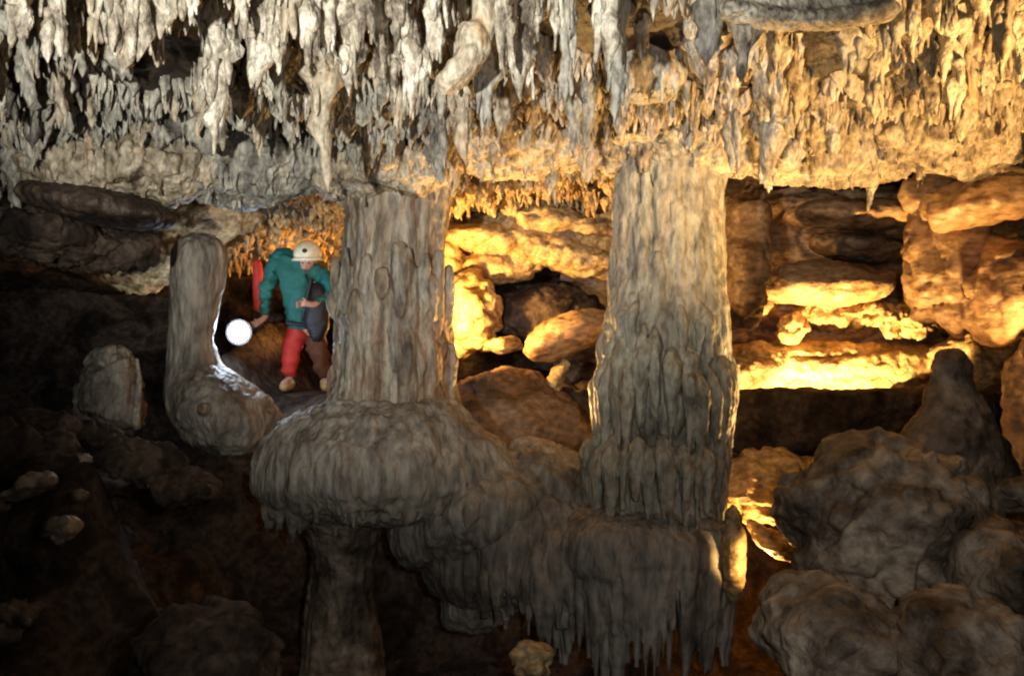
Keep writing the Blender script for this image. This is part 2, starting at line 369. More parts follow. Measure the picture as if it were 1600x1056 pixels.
# the slanting stone leaf and the curved rim
mb = MB(); mb.add(*ball(at(722,105,5.0),(.18,.10,.07),.25,1.8,3,tilt=math.radians(48))); a=at(755,60,5.0)
mb.add(*capsule(a,(a.x+.05,a.y,2.2),.05,.12,12,8)); mb.add(*ball(at(742,66,5.0),(.09,.09,.10),.25,1.8,5))
tag(fuse(mb,.012,'stone_leaf',M['tan'],amp=.012,nf=6,amp2=.004),'slanting tan stone leaf hanging among the white stalactites at top centre','drapery')
mb = MB()
for k,t in enumerate(np.linspace(-1,1,15)):
    c = at(1262+t*122, 16+16*(1-t*t), 4.9); mb.add(*ball(c,(.06,.09,.045),.2,2,k,20,12))
    mb.add(*capsule((c.x,c.y+.03,c.z),(c.x,c.y+.1,2.2),.05,.10,10,6))
tag(fuse(mb,.014,'curved_stone',M['pale'],amp=.015,nf=5,amp2=.004),'broad curved pale stone rim bulging from the roof at upper right','drapery')
# chandelier cluster
ch = MB(); px_ball(ch,1015,120,6.3,56,40,.26,nz=.2,seed=4)
c = at(1015,100,6.3); ch.add(*capsule((c.x,c.y,c.z),(c.x,c.y,2.1),.2,.28,14,5))
for k in range(60):
    a = random.uniform(0,6.28); q = math.sqrt(random.random()); x = c.x+math.cos(a)*.25*q; y = c.y+math.sin(a)*.25*q
    z0 = at(0,130,6.3).z+.1*(1-q); L = random.uniform(.1,.22)
    ch.add(*tube([(x,y,z0-L*s) for s in np.linspace(0,1,6)],[.024*(1-s)+.004 for s in np.linspace(0,1,6)],7,1,1,.2,20,k))
tag(fuse(ch,.012,'dripstone_chandelier',M['grey'],amp=.012,nf=7,amp2=.004),'round grey cluster of drips bulging down beside the black recess','stalactite cluster')
# counted random stalactites, then the uncountable fringe
ANCH = [(28,40,'thick pale one in the top left corner'),(82,60,'long pale one near the top left corner'),(195,50,'fused white pair at top left'),
 (275,30,'stubby white one by the dark hollow'),(336,140,'statue-like long stalactite'),(402,110,'plump fork-tipped white stalactite'),(480,60,'long cream stalactite with side drips'),
 (545,80,'long pale stalactite by the dark hollow'),(622,40,'wide white stalactite at the top edge'),(650,150,'split white stalactite pair'),(722,105,'slanting stone leaf'),
 (822,90,'broad pale stalactite between hollows'),(945,50,'very thick white stalactite'),(1015,130,'round grey dripstone chandelier'),(1108,60,'smooth grey-blue stalactite'),
 (1262,30,'curved pale stone rim'),(1396,70,'grey stalactite at the rim tip'),(1570,70,'orange-lit stalactite at the top right corner'),
 (150,268,'long pinkish-tan roof bulge'),(380,262,'grey drip-covered roof bulge'),(600,268,'crown of the left big column'),(800,232,'gold lit roof bulge between the columns'),
 (1060,236,'crown of the pale big column'),(1290,236,'jagged gold roof bulge above the chamber'),(1500,210,'gold roof bulge at the right edge')]
def near_label(what, u, v, anch=ANCH):
    d, a, b, nm = min(((u-a)**2+(v-b)**2, a, b, n) for a,b,n in anch)
    dx, dy = u-a, v-b; d = math.sqrt(d)
    side = ('left of' if dx < 0 else 'right of') if abs(dx) > abs(dy)*1.8 else ('above' if dy < 0 else 'below') if abs(dy) > abs(dx)*1.8 else ('up' if dy < 0 else 'down')+('-left of' if dx < 0 else '-right of')
    far = 'close ' if d < 45 else 'near ' if d < 90 else 'far '
    return f"{what} {far}{side} the {nm}"
cand = []
tries = 0
rr = random.Random(5)
while len(cand) < 262 and tries < 20000:
    tries += 1
    y = 5.0+3.6*rr.random()**1.3; x = rr.uniform(-.53,.53)*y
    zc = float(ceil_z(np.array([x]),np.array([y]))[0]); r = rr.uniform(.045,.095)*(1.1 if y < 6.5 else .9)
    if y < 6.8 and fbm(np.array([[x*1.6,y*1.6,3.]]),2)[0] < -.01: continue
    if any((x-a)**2+((y-b)*.8)**2 < (.8*(r+c)+.025)**2 for a,b,c in placed): continue
    u = 800+x/y*F
    if y < 5.9 and (985 < u < 1090 or 300 < u < 325 or 560 < u < 590): continue
    cand.append((x,y,zc,r)); placed.append((x,y,r))
for i,(x,y,zc,r) in enumerate(cand):
    L = r*rr.choice((rr.uniform(2,3.5),rr.uniform(3,5.5),rr.uniform(5,8)))*(.9 if y > 6.8 else 1.15)
    mb = stalactite(x,y,zc+.06,L+.06,r,i*13+3,True,rr.uniform(-.06,.06),(rr.choice((1,1.3,1.8,2.3)) if r < .065 else rr.uniform(.8,1.15)),rr.choice((.08,.15,.3)),.45,rr.choice((4,6,8)))
    u = 800+x/y*F; v = 528-(zc-L/2)/y*F
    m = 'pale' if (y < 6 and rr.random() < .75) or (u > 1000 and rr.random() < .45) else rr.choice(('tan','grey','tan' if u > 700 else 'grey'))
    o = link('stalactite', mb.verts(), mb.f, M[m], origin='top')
    shape = ('stubby' if L/r < 3.6 else 'long' if L/r > 5 else 'knobbly')+' '+('thick' if r > .075 else 'thin' if r < .06 else 'middling')
    tag(o, near_label(f"{shape} {dict(pale='pale',tan='tan',grey='grey')[m]} stalactite", u, v),'stalactite',GT)
def fringe(n, x0, x1, y0, y1, rlo, rhi, llo, lhi, m, label, seed, cond=None, hang=0):
    rr = random.Random(seed); mb = MB(); X=[];Yl=[]
    for i in range(n):
        y = rr.uniform(y0,y1); x = rr.uniform(x0,x1)*(y/ y1)
        if cond and not cond(x,y): continue
        X.append(x); Yl.append(y)
    Z = ceil_z(np.array(X),np.array(Yl))
    for x,y,z in zip(X,Yl,Z):
        r = rr.uniform(rlo,rhi); b = stalactite(x,y,z+.05,rr.uniform(llo,lhi)+.05,r,rr.randrange(9999),False,rr.uniform(-.15,.15),1,.35,1.1)
        mb.add(b.verts(),b.f)
    o = link('small_stalactites',mb.verts(),mb.f,M[m],origin='top'); tag(o,label,'stalactites',kind='stuff')
gap = lambda x,y: y > 6.6 or fbm(np.array([[x*1.6,y*1.6,3.]]),2)[0] > .03
fringe(1900,-5,-.6,5.2,9.2,.016,.05,.06,.20,'grey','countless small grey drips between the stalactites of the left roof',1,gap)
fringe(1300,-.8,1.6,5.2,9.2,.016,.05,.06,.20,'tan','countless small tan drips between the stalactites of the middle roof',2,gap)
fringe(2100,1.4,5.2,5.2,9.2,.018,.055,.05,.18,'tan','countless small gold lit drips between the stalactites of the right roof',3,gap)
fringe(1800,-4.4,1.3,9.0,12.5,.02,.05,.04,.16,'wall','orange lit knobs and drips on the low roof behind the columns',4)
fringe(1500,-3.3,3.3,4.6,6.8,.008,.026,.05,.2,'pale','countless fine pale drips filling the front rows of the roof',5,gap)
# lumpy roof bosses that hold the drips
def boss(u,v,Y,ru,rv,m,lab,seed,nd=40,ry=None,up=True):
    mb = MB(); px_ball(mb,u,v,Y,ru,rv,ry,nz=.3,nf=2.2,seed=seed)
    rr = random.Random(seed); c = at(u,v,Y); RX=m_(ru,Y); RY=ry or (m_(ru,Y)+m_(rv,Y))/2; RZ=m_(rv,Y)
    for k in range(nd):
        a = rr.uniform(math.pi,2*math.pi); q = rr.uniform(.3,1)
        x = c.x+math.cos(a)*RX*q*1.04; y = c.y+math.sin(a)*RY*q*1.04; z = c.z+RZ*math.sqrt(max(0,1-q*q))*(rr.uniform(-.8,.9))+.03; L = rr.uniform(.07,.22)
        mb.add(*tube([(x,y,z-L*s) for s in np.linspace(-.3,1,6)],[(.024+.02*(k%3)/2)*(1-s)+.006 for s in np.linspace(-.0,1,6)],7,1,1,.2,20,k))
    return tag(fuse(mb,.015,'roof_boss',M[m],amp=.05,nf=4,st=(1,1,1),amp2=.012,nf2=9,st2=(1,1,.4),it=1,seed=seed),lab,'rock')
boss(190,268,7.9,150,52,'tan','long pinkish-tan roof bulge above the dark slab at left',1,230,.5)
boss(380,262,8.2,120,56,'grey','grey drip-covered roof bulge left of the first big column',2,200,.5)
boss(600,268,8.4,120,50,'tan','roof bulge that crowns the left one of the two big columns',3,170,.6)
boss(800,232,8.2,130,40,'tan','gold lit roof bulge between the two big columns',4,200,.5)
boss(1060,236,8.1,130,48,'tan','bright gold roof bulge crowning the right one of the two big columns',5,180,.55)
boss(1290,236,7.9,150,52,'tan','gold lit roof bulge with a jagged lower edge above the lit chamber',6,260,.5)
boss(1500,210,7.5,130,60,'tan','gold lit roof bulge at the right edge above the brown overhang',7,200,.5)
# dark slab at left
mb = MB(); px_ball(mb,150,322,7.7,120,26,.5,nz=.15,seed=8,tilt=math.radians(-10))
tag(fuse(mb,.02,'rock_slab',M['roof'],amp=.03),'smooth dark rock slab tilting down under the tan roof bulge at left','rock')
mb = MB(); px_ball(mb,70,366,8.2,80,34,.5,nz=.25,seed=9); px_ball(mb,150,390,8.6,90,30,.5,nz=.3,seed=19)
tag(fuse(mb,.02,'rock_ledge',M['floor'],amp=.08,nf=5),'rough pale grey rock ledge under the dark slab at far left','rock')
mb = MB(); px_ball(mb,225,390,10.6,90,60,.5,nz=.35,seed=10); px_ball(mb,320,330,10.6,80,50,.5,nz=.3,seed=11)
tag(fuse(mb,.025,'rock_overhang',M['wall'],amp=.07,nf=4),'dim orange-brown overhang left of the leftmost column','rock')
# ================================================================== COLUMNS
# left column (behind the lamp)
mb = MB()
px_column(mb,[(368,300,326),(374,286,340),(386,276,350),(410,270,354),(450,270,348),(530,268,332),(572,266,346),(612,262,405),(650,268,434),(690,296,425),(715,340,400)],9.9,1.0,seed=1,nz=.12)
drip_ring(mb,345,650,9.9,70,.45,16,.05,.16,.06,seed=3)
tag(fuse(mb,.018,'limestone_column',M['apron'],amp=.03,amp2=.012),'round-topped grey stump with a swelling foot, leftmost, beside the shining lamp','column','limestone columns')
# first big column
c1 = empty('limestone_column', at(615,700,8.5), 'big brown-streaked column beside the caver, left one of the two big columns','column','limestone columns')
mb = MB()
px_column(mb,[(255,500,730),(290,540,706),(330,548,698),(400,540,690),(450,530,700),(520,522,706),(600,518,708),(635,508,716),(662,484,730),(690,462,742),(740,450,745)],8.5,.85,seed=2,nz=.10,flute=.06)
rr = random.Random(3)
for k in range(60):
    t = rr.uniform(math.pi,2*math.pi); v = rr.choice((430,470,560,610,650,690))+rr.uniform(-25,15)
    cc = at(614,v,8.5); R = m_(92,8.5)*rr.uniform(.95,1.03); x = cc.x+math.cos(t)*R; y = cc.y+math.sin(t)*R*.85; L = rr.uniform(.15,.5)
    mb.add(*tube([(x,y,cc.z-L*s) for s in np.linspace(-.4,1,8)],[.045*math.sin(math.pi*min(1,(s+.4)/1.4*.9+.1))**.7+.006 for s in np.linspace(-.4,1,8)],8,1,1,.2,14,k))
fuse(mb,.014,'shaft',M['column'],c1,amp=.035,nf=3,st=(1,1,.25),amp2=.011,nf2=10,st2=(1,1,.06),seed=2,it=3)
# dome beneath it with fringe of drips
mb = MB(); px_column(mb,[(630,512,712),(648,462,730),(664,436,750),(690,420,780),(720,414,800),(750,415,800),(765,420,780),(782,434,750),(796,460,720),(806,490,660)],8.35,.8,96,6,.14,2.0,.14,12)
px_ball(mb,745,790,8.35,120,74,.7,nz=.15,seed=15,tilt=math.radians(22)); px_ball(mb,462,735,8.2,40,60,.4,nz=.15,seed=14)
drip_ring(mb,600,770,8.35,172,.78,54,.03,.15,.035,seed=5)
drip_ring(mb,480,785,8.3,60,.45,20,.05,.26,.04,seed=6)
rr = random.Random(31)
for k in range(90):   # drapery running down over the shoulder from the shaft
    t = rr.uniform(math.pi*1.0,math.pi*2.0); cc = at(612,625,8.4); x = cc.x+math.cos(t)*m_(90,8.4); y = cc.y+math.sin(t)*.42
    l = rr.uniform(.25,.6); p = [(x+math.cos(t)*.22*s*s*l*2.4, y+math.sin(t)*.2*s*s*l*2.4, cc.z-l*s) for s in np.linspace(0,1,8)]
    mb.add(*tube(p,[.05-.035*s for s in np.linspace(0,1,8)],8,1,1,.2,14,k))
fuse(mb,.015,'domed_foot',M['apron'],c1,amp=.04,nf=2,st=(1,1,.5),amp2=.02,nf2=7,st2=(1,1,.1),seed=4)
# stem under the dome
mb = MB(); px_column(mb,[(770,440,640),(800,462,616),(830,480,592),(860,490,584),(900,488,580),(980,478,588),(1100,462,600),(1250,440,640)],8.5,.9,seed=6,nz=.15,flute=.06)
tag(fuse(mb,.018,'limestone_stem',M['boulder'],amp=.04,nf=3,amp2=.02,nf2=8),'dim brown stem standing under the domed foot of the left big column','column')
# second big column
Y2 = 8.0
c2 = empty('limestone_column', at(1040,800,Y2), 'big pale grey column with draped tiers and a gold lit right edge','column','limestone columns')
mb = MB()
px_column(mb,[(225,915,1200),(245,960,1160),(268,986,1136),(300,992,1130),(370,984,1130),(430,966,1132),(500,944,1138),(560,938,1140),(620,944,1132),(690,948,1130),(710,930,1138),(760,936,1134),(830,930,1135)],Y2,.85,seed=3,nz=.10,flute=.05)
cz = Y2
drip_ring(mb,1036,575,Y2,97,.52,18,.05,.55,.045,seed=8,jit=.2)
drip_ring(mb,1036,600,Y2,104,.57,15,.35,.68,.058,seed=18,jit=.14)
rr = random.Random(44)
for k in range(120):
    t = rr.uniform(math.pi,2*math.pi); v = rr.uniform(270,640); cc = at(1040,v,Y2); R_ = m_(np.interp(v,[270,420,560,640],[68,80,95,98]),Y2)*rr.uniform(.93,1.02)
    x = cc.x+math.cos(t)*R_; y = cc.y+math.sin(t)*R_*.85; l = rr.uniform(.15,.7); w_ = rr.uniform(.025,.06)
    mb.add(*tube([(x,y,cc.z-l*s) for s in np.linspace(-.3,1,8)],[w_*math.sin(math.pi*min(1,(s+.3)/1.3*.9+.1))**.7+.006 for s in np.linspace(-.3,1,8)],8,1,1,.25,14,k))
px_ball(mb,1026,712,Y2,106,26,.58,nz=.12,seed=22)
drip_ring(mb,1024,725,Y2,108,.60,20,.25,.5,.05,seed=11,jit=.08)
fuse(mb,.013,'shaft',M['column2'],c2,amp=.03,nf=3,st=(1,1,.45),amp2=.013,nf2=10,st2=(1,1,.12),seed=7)
# its flowstone apron with long drapes
mb = MB()
px_ball(mb,1000,845,8.05,140,66,.75,nz=.08,seed=23,sq=.8)
px_ball(mb,1010,900,8.1,126,62,.62,nz=.08,seed=24,sq=.75)
px_ball(mb,900,870,8.15,120,74,.6,nz=.1,seed=25)
px_ball(mb,800,845,8.3,150,88,.6,nz=.1,seed=26,tilt=math.radians(22))
px_ball(mb,730,800,8.35,130,80,.65,nz=.14,seed=27,tilt=math.radians(24))
px_ball(mb,880,770,8.45,110,60,.5,nz=.1,seed=28,tilt=math.radians(-38))
px_ball(mb,790,905,8.4,110,50,.4,nz=.12,seed=29,tilt=math.radians(35))
drip_ring(mb,1000,872,8.05,136,.74,34,.30,.85,.05,seed=12)
drip_ring(mb,1005,900,8.05,128,.66,26,.35,.80,.055,seed=13)
drip_ring(mb,890,900,8.1,100,.5,22,.15,.50,.05,seed=14)
drip_ring(mb,800,900,8.2,90,.5,18,.05,.30,.05,seed=15)
fuse(mb,.016,'flowstone_apron',M['apron'],c2,amp=.035,nf=2,st=(1,1,.4),amp2=.022,nf2=6,st2=(1,1,.08),seed=9)
# dark hump between the columns
mb = MB(); px_ball(mb,790,705,10.15,140,125,.8,nz=.15,seed=30,tilt=math.radians(-20))
tag(fuse(mb,.03,'rock_hump',M['brown'],amp=.06),'dark brown rounded hump between the two big columns','rock')
# ================================================================== MIDDLE GAP
def rock(u,v,Y,ru,rv,m,lab,seed,ry=None,nz=.2,tilt=0,amp=.05,nf=2.5,vox=.03,sq=1,name='boulder',amp2=.01,extra=()):
    mb = MB(); px_ball(mb,u,v,Y,ru,rv,ry,nz=nz,seed=seed,tilt=math.radians(tilt),sq=sq)
    for (a,b,c,d,e,t) in extra: px_ball(mb,a,b,c,d,e,None,nz=nz,seed=seed+a%7,tilt=math.radians(t))
    return tag(fuse(mb,vox,name,M[m],amp=amp,nf=nf,st=(1,1,1),amp2=amp2,nf2=5,st2=(1,1,1.5),it=1,seed=seed,crack=amp*.9),lab,'rock')
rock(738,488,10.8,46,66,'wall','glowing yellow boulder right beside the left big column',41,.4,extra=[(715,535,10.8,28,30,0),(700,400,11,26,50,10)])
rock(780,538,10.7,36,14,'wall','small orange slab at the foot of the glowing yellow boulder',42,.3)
rock(890,522,10.3,76,34,'amber','long smooth brown slab tilted up to the right between the big columns',43,.5,tilt=22,nz=.1,amp=.03)
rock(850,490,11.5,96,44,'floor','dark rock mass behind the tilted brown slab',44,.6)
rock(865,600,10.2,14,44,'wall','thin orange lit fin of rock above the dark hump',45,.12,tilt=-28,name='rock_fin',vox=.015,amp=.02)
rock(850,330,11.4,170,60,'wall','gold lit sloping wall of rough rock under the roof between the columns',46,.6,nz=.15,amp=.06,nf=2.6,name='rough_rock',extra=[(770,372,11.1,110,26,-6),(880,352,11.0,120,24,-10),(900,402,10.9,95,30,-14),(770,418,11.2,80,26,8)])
rock(440,345,12.0,120,50,'wall','rough orange rock bulging from the roof above the caver',47,.6,nz=.3,amp=.1,name='rough_rock',extra=[(500,340,11.9,60,56,0)])
# ================================================================== RIGHT CHAMBER
rock(1165,400,10.3,34,110,'brown','dark red-brown pillar of rock just right of the pale big column',50,.4,sq=.7,name='rock_pillar')
rock(1340,336,11.0,116,24,'amber','upper long lens-shaped boulder in the lit chamber at right',51,.5,nz=.12,amp=.03)
rock(1345,388,11.3,80,22,'brown','grey-brown middle boulder wedged under the upper long one',52,.5,nz=.12,tilt=-8,amp=.03)
rock(1285,444,11.1,105,36,'amber','smooth brown slab with a glowing lower edge in the lit chamber',53,.6,nz=.08,sq=.85,amp=.03,name='rock_slab')
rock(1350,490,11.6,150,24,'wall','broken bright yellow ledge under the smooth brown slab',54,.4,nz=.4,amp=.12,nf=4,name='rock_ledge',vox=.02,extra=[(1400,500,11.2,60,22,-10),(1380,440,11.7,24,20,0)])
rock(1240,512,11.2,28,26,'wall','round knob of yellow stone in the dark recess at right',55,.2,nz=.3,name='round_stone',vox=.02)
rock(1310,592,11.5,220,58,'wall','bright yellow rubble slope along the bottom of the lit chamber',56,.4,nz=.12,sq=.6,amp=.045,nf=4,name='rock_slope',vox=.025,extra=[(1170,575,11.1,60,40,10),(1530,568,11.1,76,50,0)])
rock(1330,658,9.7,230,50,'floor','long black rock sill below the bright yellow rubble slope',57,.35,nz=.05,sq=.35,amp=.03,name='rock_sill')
rock(1480,405,8.4,62,118,'amber','brown rock pillar hanging at the right side of the lit chamber',58,.5,nz=.3,name='rock_pillar',extra=[(1465,290,8.3,50,44,0),(1535,470,8.4,40,40,-40)])
rock(1565,455,8.0,66,84,'amber','rounded brown boulder at the right edge with a golden flank',59,.5,nz=.2,extra=[(1590,440,7.8,50,50,0)])
rock(1550,310,7.8,110,40,'amber','brown overhang at the right edge below the gold roof bulge',60,.5,nz=.2,tilt=10,name='rock_overhang')
rock(1600,640,7.6,22,120,'brown','brown column strip at the extreme right edge of the picture',61,.25,nz=.15,name='rock_pillar')
rock(1200,760,9.0,70,60,'wall','dim orange rubble below the rock sill beside the pale column',62,.4,nz=.35,name='rubble_heap')
rock(1145,864,7.5,20,80,'wall','tall bright yellow stone sliver against the foot of the pale column',63,.14,nz=.12,name='stone_sliver',vox=.015,amp=.012,amp2=.003)
rock(1205,845,8.5,46,16,'wall','slanting orange lit slab between the yellow sliver and the boulders',64,.2,tilt=-38,name='rock_slab',vox=.018,amp=.02)
rock(1330,400,12.0,260,150,'amber','amber-brown layered rock wall at the back of the lit chamber',65,.4,nz=.12,sq=.5,amp=.05,name='layered_rock',vox=.03,extra=[(1250,330,11.6,90,24,4),(1420,350,11.3,90,30,-8),(1390,425,11.5,70,20,14),(1200,480,11.6,70,30,0)])
# ================================================================== RIGHT FOREGROUND BOULDERS
rock(1385,800,6.2,150,112,'boulder','largest dark wet boulder in the right foreground',70,.7,nz=.35,amp=.05,nf=1.6,vox=.022,extra=[(1290,790,6.1,70,60,0),(1330,880,5.9,80,70,0),(1400,910,5.8,80,60,20)])
rock(1290,985,5.2,105,80,'boulder','low grey-brown boulder at the bottom below the largest wet one',71,.5,nz=.3,amp=.04,nf=1.8,vox=.02,extra=[(1240,950,5.3,50,50,0),(1370,1010,5.0,90,60,15)])
mb = MB(); px_column(mb,[(549,1482,1496),(553,1474,1504),(566,1466,1512),(600,1460,1518),(622,1448,1530),(650,1428,1548),(690,1402,1566),(740,1384,1580),(800,1370,1590)],6.7,.75,56,6,.22,2.2,.12,7)
tag(fuse(mb,.018,'stalagmite',M['boulder'],amp=.05,nf=3,st=(1,1,1),amp2=.012,nf2=7,st2=(1,1,.4),it=2,seed=3),'dark blunt-headed stalagmite flaring into a mound, standing against the yellow glow at right','stalagmite')
rock(1555,890,5.6,80,76,'boulder','boulder at the right edge beside the largest wet one',74,.5,nz=.3,amp=.04,nf=1.8,vox=.02)
rock(1500,1010,4.8,110,80,'boulder','brown boulder in the bottom right corner of the picture',75,.5,nz=.3,amp=.04,nf=1.8,vox=.02)
rock(1570,765,6.6,60,26,'boulder','flat grey slab at the right edge above the corner boulders',76,.4,nz=.2,name='rock_slab',vox=.02)
rock(1340,700,7.0,56,30,'boulder','grey rock crest behind the top of the largest wet boulder',77,.3,nz=.25,vox=.02)
# ================================================================== LEFT SIDE
rock(170,610,9.0,48,74,'apron','stout pale grey stalagmite standing in the dark at left',80,.3,nz=.2,name='stalagmite',vox=.02,extra=[(140,630,9.0,24,40,0),(200,640,9.0,26,44,0)])
mb = MB(); mb.add(*tube([tuple(at(214+3*math.sin(s*4),560+110*s,8.8)) for s in np.linspace(0,1,12)],[.012+.03*s for s in np.linspace(0,1,12)],10,1,1,.3,14,3))
tag(link('stalagmite',mb.verts(),mb.f,M['pale']),'thin white stalagmite beside the stout grey one at left','stalagmite')
rock(320,640,9.4,10,10,'column','small stone at the foot of the leftmost column',81,.1,vox=.01,amp=.01)
rock(95,822,5.8,26,18,'boulder','small pale stone catching the light in the lower left dark',82,.12,nz=.5,vox=.01,amp=.04)
rock(45,760,5.8,40,13,'boulder','thin pale stone sliver above the small pale stone at lower left',83,.12,tilt=24,nz=.5,vox=.01,amp=.04)
rock(125,775,5.6,12,9,'boulder','tiny pale pebble right of the stone sliver at lower left',84,.06,nz=.2,vox=.008,amp=.01)
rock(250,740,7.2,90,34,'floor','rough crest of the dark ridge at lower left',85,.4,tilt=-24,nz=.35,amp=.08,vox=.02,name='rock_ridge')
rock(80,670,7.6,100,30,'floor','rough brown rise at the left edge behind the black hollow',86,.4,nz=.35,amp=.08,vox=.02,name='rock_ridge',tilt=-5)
rock(830,1030,6.0,34,26,'wall','small orange-brown stone at the bottom centre of the picture',87,.14,nz=.3,vox=.012,amp=.03)
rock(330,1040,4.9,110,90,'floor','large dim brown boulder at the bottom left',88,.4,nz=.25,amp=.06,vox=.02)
rr = random.Random(21)
FANCH = [(90,800,'pale stone catching light'),(250,740,'dark ridge crest'),(345,690,'foot of the leftmost column'),(535,860,'brown stem'),(535,990,'bottom of the brown stem'),(830,1030,'orange-brown stone at the bottom'),
 (330,1040,'large dim boulder at bottom left'),(150,950,'dark hollow in the bottom left corner'),(400,850,'dark floor below the leftmost column'),(700,930,'underside of the flowstone apron'),(940,1040,'hanging drapes of the apron')]
proto = [ball((0,0,0),(1,1,.7),.4,1.8,s,22,12) for s in range(8)]
for i in range(150):
    y = rr.uniform(4.4,8.2); x = rr.uniform(-.53,.12)*y; s = rr.uniform(.05,.15)
    z = float(floor_z(np.array([x]),np.array([y]))[0])
    if 528-z/y*F > 1062 or abs(x/y*F) > 806: continue
    V,Fc = proto[i%8]; V = V*s*np.array([1,rr.uniform(.7,1.2),rr.uniform(.7,1.2)])*(1+.5*fbm(V*1.3+i,3))[:,None]+np.array([x,y,z+s*.25])
    tag(link('stone',V,Fc,M['floor' if i%3 else 'boulder']),near_label(('small','fist-sized','large')[int((s-.05)/.034)]+' loose stone', 800+x/y*F, 528-z/y*F, FANCH),'stone','loose stones on the dark floor')
# ================================================================== CAVER
def skin(name, joints, edges, m, parent, sub=2):
    """joints: name -> (co, radius)"""
    ks = list(joints); me = bpy.data.meshes.new(name)
    me.from_pydata([joints[k][0] for k in ks], [(ks.index(a),ks.index(b)) for a,b in edges], []); me.update()
    o = bpy.data.objects.new(name, me); COL.objects.link(o)
    sm = o.modifiers.new('s','SKIN'); sm.use_smooth_shade = True
    for i,k in enumerate(ks):
        sv = me.skin_vertices[0].data[i]; r = joints[k][1]; sv.radius = (r,r) if not isinstance(r,tuple) else r; sv.use_root = (i==0)
    ss = o.modifiers.new('u','SUBSURF'); ss.levels = sub; ss.render_levels = sub
    dg = bpy.context.evaluated_depsgraph_get(); dg.update()
    m2 = bpy.data.meshes.new_from_object(o.evaluated_get(dg)); m2.materials.clear(); m2.materials.append(m)
    bpy.data.objects.remove(o)
    q = bpy.data.objects.new(name,m2); COL.objects.link(q); q.parent = parent
    n = len(m2.vertices); A = np.empty(n*3); m2.vertices.foreach_get('co',A); A = A.reshape(-1,3)
    if name not in ('body','boot'):   # folds in the cloth
        Nn = np.empty(n*3); m2.vertex_normals.foreach_get('vector',Nn); Nn = Nn.reshape(-1,3)
        A = A+Nn*(fbm(A*np.array([7,7,13])+3,3)*.045)[:,None]; m2.vertices.foreach_set('co',A.ravel())
    m2.polygons.foreach_set('use_smooth',[True]*len(m2.polygons)); return q
PM = dict(skin=flat('skin',(.55,.30,.22)), green=flat('green_jacket',(.015,.12,.10),.7), teal=flat('teal_hood',(.01,.16,.17),.7),
          red=flat('red_trousers',(.50,.035,.025),.7), orange=flat('dark_brown_cloth',(.10,.035,.015),.8), helmet=flat('cream_helmet',(.88,.83,.62),.35),
          black=flat('black_gear',(.015,.014,.018),.5), boot=flat('tan_boot',(.40,.26,.12),.7), metal=flat('grey_metal',(.35,.35,.36),.35,metal=.8))
YP = 11.2
base = at(475,612,YP)
person = empty('person', base, 'caver in green jacket, red trousers and cream helmet leaning forward beside the shining lamp','person')
def q(u,v,dy=0):  # local coordinates from a joint seen at (u,v)
    p = at(u,v,YP)-base; return (p.x, dy, p.z)
J = dict(pel=(q(477,512,.0),.15), sp=(q(468,470,-.08),.14), ch=(q(466,432,-.18),.155), nk=(q(484,420,-.24),.06), hd=(q(490,412,-.33),.092), tp=(q(491,402,-.34),.085),
  hL=(q(462,520),.11), kL=(q(455,560,-.07),.078), aL=(q(453,592,.0),.055), tL=(q(446,600,-.16),.05),
  hR=(q(490,520),.11), kR=(q(503,560,-.06),.078), aR=(q(508,592,.02),.055), tR=(q(513,600,-.14),.05),
  sL=(q(436,408,-.14),.09), eL=(q(420,460,-.16),.06), wL=(q(424,496,-.26),.035), mL=(q(412,508,-.30),.035),
  sR=(q(506,428,-.14),.09), eR=(q(523,462,-.20),.055), wR=(q(500,478,-.34),.035), mR=(q(488,476,-.40),.035))
BE = [('pel','sp'),('sp','ch'),('ch','nk'),('nk','hd'),('hd','tp'),('pel','hL'),('hL','kL'),('kL','aL'),('aL','tL'),('pel','hR'),('hR','kR'),('kR','aR'),('aR','tR'),
      ('ch','sL'),('sL','eL'),('eL','wL'),('wL','mL'),('ch','sR'),('sR','eR'),('eR','wR'),('wR','mR')]
B = {k:(c,r*(.6 if k in ('pel','hL','hR','sp','ch') else .75) if k not in('hd','tp','nk','mL','mR','wL','wR') else r) for k,(c,r) in J.items()}
# fingers: chains from each palm
for side,dx in (('L',-1),('R',-1)):
    c = np.array(J['m'+side][0])
    for i in range(4):
        a = c+np.array([dx*.035,-.01,.03-.02*i]); b = a+np.array([dx*.035,-.02,-.008]); d = b+np.array([dx*.005,-.025,-.018+.004*i])
        for n_,p in zip('abc',(a,b,d)): B[f'f{side}{i}{n_}'] = (tuple(p),.0095)
        BE += [('m'+side,f'f{side}{i}a'),(f'f{side}{i}a',f'f{side}{i}b'),(f'f{side}{i}b',f'f{side}{i}c')]
    a = c+np.array([.01,-.03,.04]); b = a+np.array([dx*.03,-.01,.02])
    B[f't{side}a'] = (tuple(a),.011); B[f't{side}b'] = (tuple(b),.010); BE += [('m'+side,f't{side}a'),(f't{side}a',f't{side}b')]
body = skin('body',B,BE,PM['skin'],person)
sub = lambda ks,f=1.0,add=0: {k:(J[k][0],J[k][1]*f+add) for k in ks}
jk = sub(['sp','ch','pel','sL','eL','wL','sR','eR','wR'],1.08,.012); jk['cl'] = (q(484,421,-.22),.10); jk['pel'] = (q(470,500,-.02),.165); jk['hem'] = (q(468,518,-.0),.165)
skin('jacket',jk,[('sp','ch'),('sp','pel'),('pel','hem'),('ch','cl'),('ch','sL'),('sL','eL'),('eL','wL'),('ch','sR'),('sR','eR'),('eR','wR')],PM['green'],person,3)
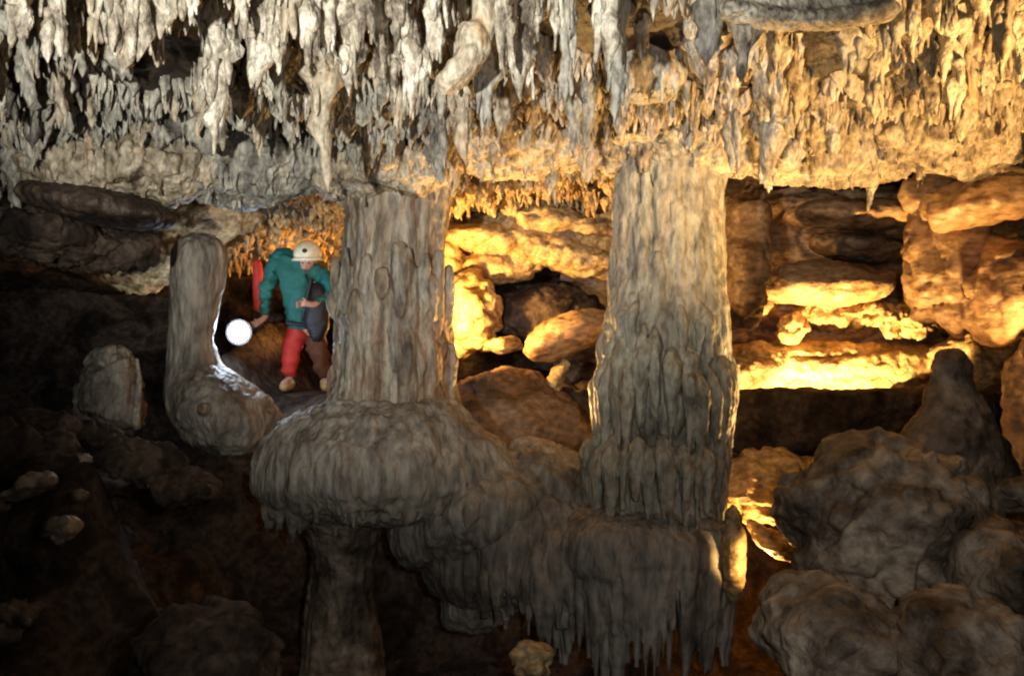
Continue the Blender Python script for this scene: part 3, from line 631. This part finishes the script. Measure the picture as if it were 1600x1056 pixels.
hd = dict(a=(q(500,424,-.16),.11),b=(q(516,438,-.18),.095),c=(q(525,464,-.21),.075)); skin('sleeve',hd,[('a','b'),('b','c')],PM['teal'],person)
hd = dict(a=(q(470,404,-.10),.10),b=(q(445,398,-.14),.115),c=(q(430,412,-.16),.10)); skin('hood',hd,[('a','b'),('b','c')],PM['teal'],person)
skin('trousers',{k:(J[k][0],J[k][1]*1.08+.02) for k in ('pel','hL','kL','aL')},[('pel','hL'),('hL','kL'),('kL','aL')],PM['red'],person)
skin('trouser_leg',{k:(J[k][0],J[k][1]*1.08+.02) for k in ('hR','kR','aR')},[('hR','kR'),('kR','aR')],PM['orange'],person)['label']='dark brown muddy trouser leg'
for s in 'LR': skin('boot',{'a':((J['a'+s][0][0],J['a'+s][0][1],J['a'+s][0][2]+.02),.072),'h':((J['a'+s][0][0],J['a'+s][0][1]+.02,.07),.068),'t':((J['t'+s][0][0],J['t'+s][0][1]-.03,.06),.055)},[('a','h'),('h','t')],PM['boot'],person)
hc = np.array(q(491,401,-.36)); V,Fc = ball(hc,(.150,.165,.145),.0,1,1,28,18); V[:,2] = np.maximum(V[:,2],hc[2]-.06)
hm = link('helmet',V+np.array(base),Fc,PM['helmet'],person)
V,Fc = tube([hc+np.array([0,0,-.075]),hc+np.array([0,0,-.045])],[.172,.155],28); link('brim',V+np.array(base),Fc,PM['helmet'],hm)
V,Fc = ball(hc+np.array([.0,-.155,.02]),(.03,.03,.025),0,1,1,12,8); link('headlamp',V+np.array(base),Fc,PM['black'],hm)
fc = np.array(q(490,416,-.425))
for s_ in (-1,1):
    V,Fc = ball(fc+np.array([s_*.032,-.008,.004]),(.013,.01,.009),0,1,1,10,6); link('eye',V+np.array(base),Fc,PM['black'],person)
V,Fc = ball(fc+np.array([0,-.02,-.02]),(.014,.022,.024),0,1,1,12,8); link('nose',V+np.array(base),Fc,PM['skin'],person)
V,Fc = ball(fc+np.array([0,-.0,-.062]),(.026,.012,.007),0,1,1,12,6); link('mouth',V+np.array(base),Fc,PM['red'],person)
def strap(name, pts, r, m):
    mb = MB()
    for a,b in zip(pts[:-1],pts[1:]): mb.add(*capsule(np.array(a)+np.array(base),np.array(b)+np.array(base),r,r,8,3))
    return link(name,mb.verts(),mb.f,m,person)
strap('harness',[q(455,505,-.22),q(475,508,-.24),q(497,505,-.2)],.022,PM['black'])
strap('harness',[q(496,440,-.36),q(488,470,-.30),q(480,500,-.26)],.02,PM['black'])
V,Fc = ball(np.array(q(502,488,-.24))+np.array(base),(.14,.10,.33),.14,1.8,4); tag(link('chest_bag',V,Fc,PM['black']),'black gear bag hanging at the chest of the green-jacketed caver','bag')
mb = MB(); mb.add(*capsule(at(402,412,YP+.02),at(406,478,YP+.02),.05,.07,12,6)); tag(fuse(mb,.012,'tackle_bag',PM['red'],amp=.01,amp2=.0),'narrow red rope bag hanging behind the elbow of the caver','bag')
# the shining lamp held low at the caver's side
LP = at(374,519,10.5)
fl = empty('hand_lamp', LP, 'dazzling white hand lamp held out low beside the leftmost column','lamp')
th = 40
rp = [(-.02,.135),(.02,.128),(.05,.11),(.08,.055),(.11,.04),(.2,.036)]
V = np.array([[LP.x+r*math.cos(a), LP.y+d, LP.z+r*math.sin(a)] for d,r in rp for a in np.linspace(0,2*np.pi,th,endpoint=False)])
link('reflector',V,ringfaces(len(rp),th,False)+[tuple(range((len(rp)-1)*th,len(rp)*th))],PM['black'],fl)
em = bpy.data.materials.new('lamp_light'); em.use_nodes = True; eb = em.node_tree.nodes['Principled BSDF']
eb.inputs['Base Color'].default_value = (1,1,1,1); eb.inputs['Emission Color'].default_value = (.93,.96,1,1); eb.inputs['Emission Strength'].default_value = 60
V,Fc = ball(np.array(LP)+np.array([0,-.03,0]),(.105,.05,.105),0,1,1,24,14); link('bulb',V,Fc,em,fl)
mb = MB(); mb.add(*capsule(np.array(LP)+np.array([.03,.12,-.01]),np.array(at(410,510,YP-.35)),.018,.018,10,4)); link('handle',mb.verts(),mb.f,PM['black'],fl)
l = lamp('lamp_glow','POINT',np.array(LP)+np.array([0,-.3,0]),None,30,(.62,.78,1),.05)
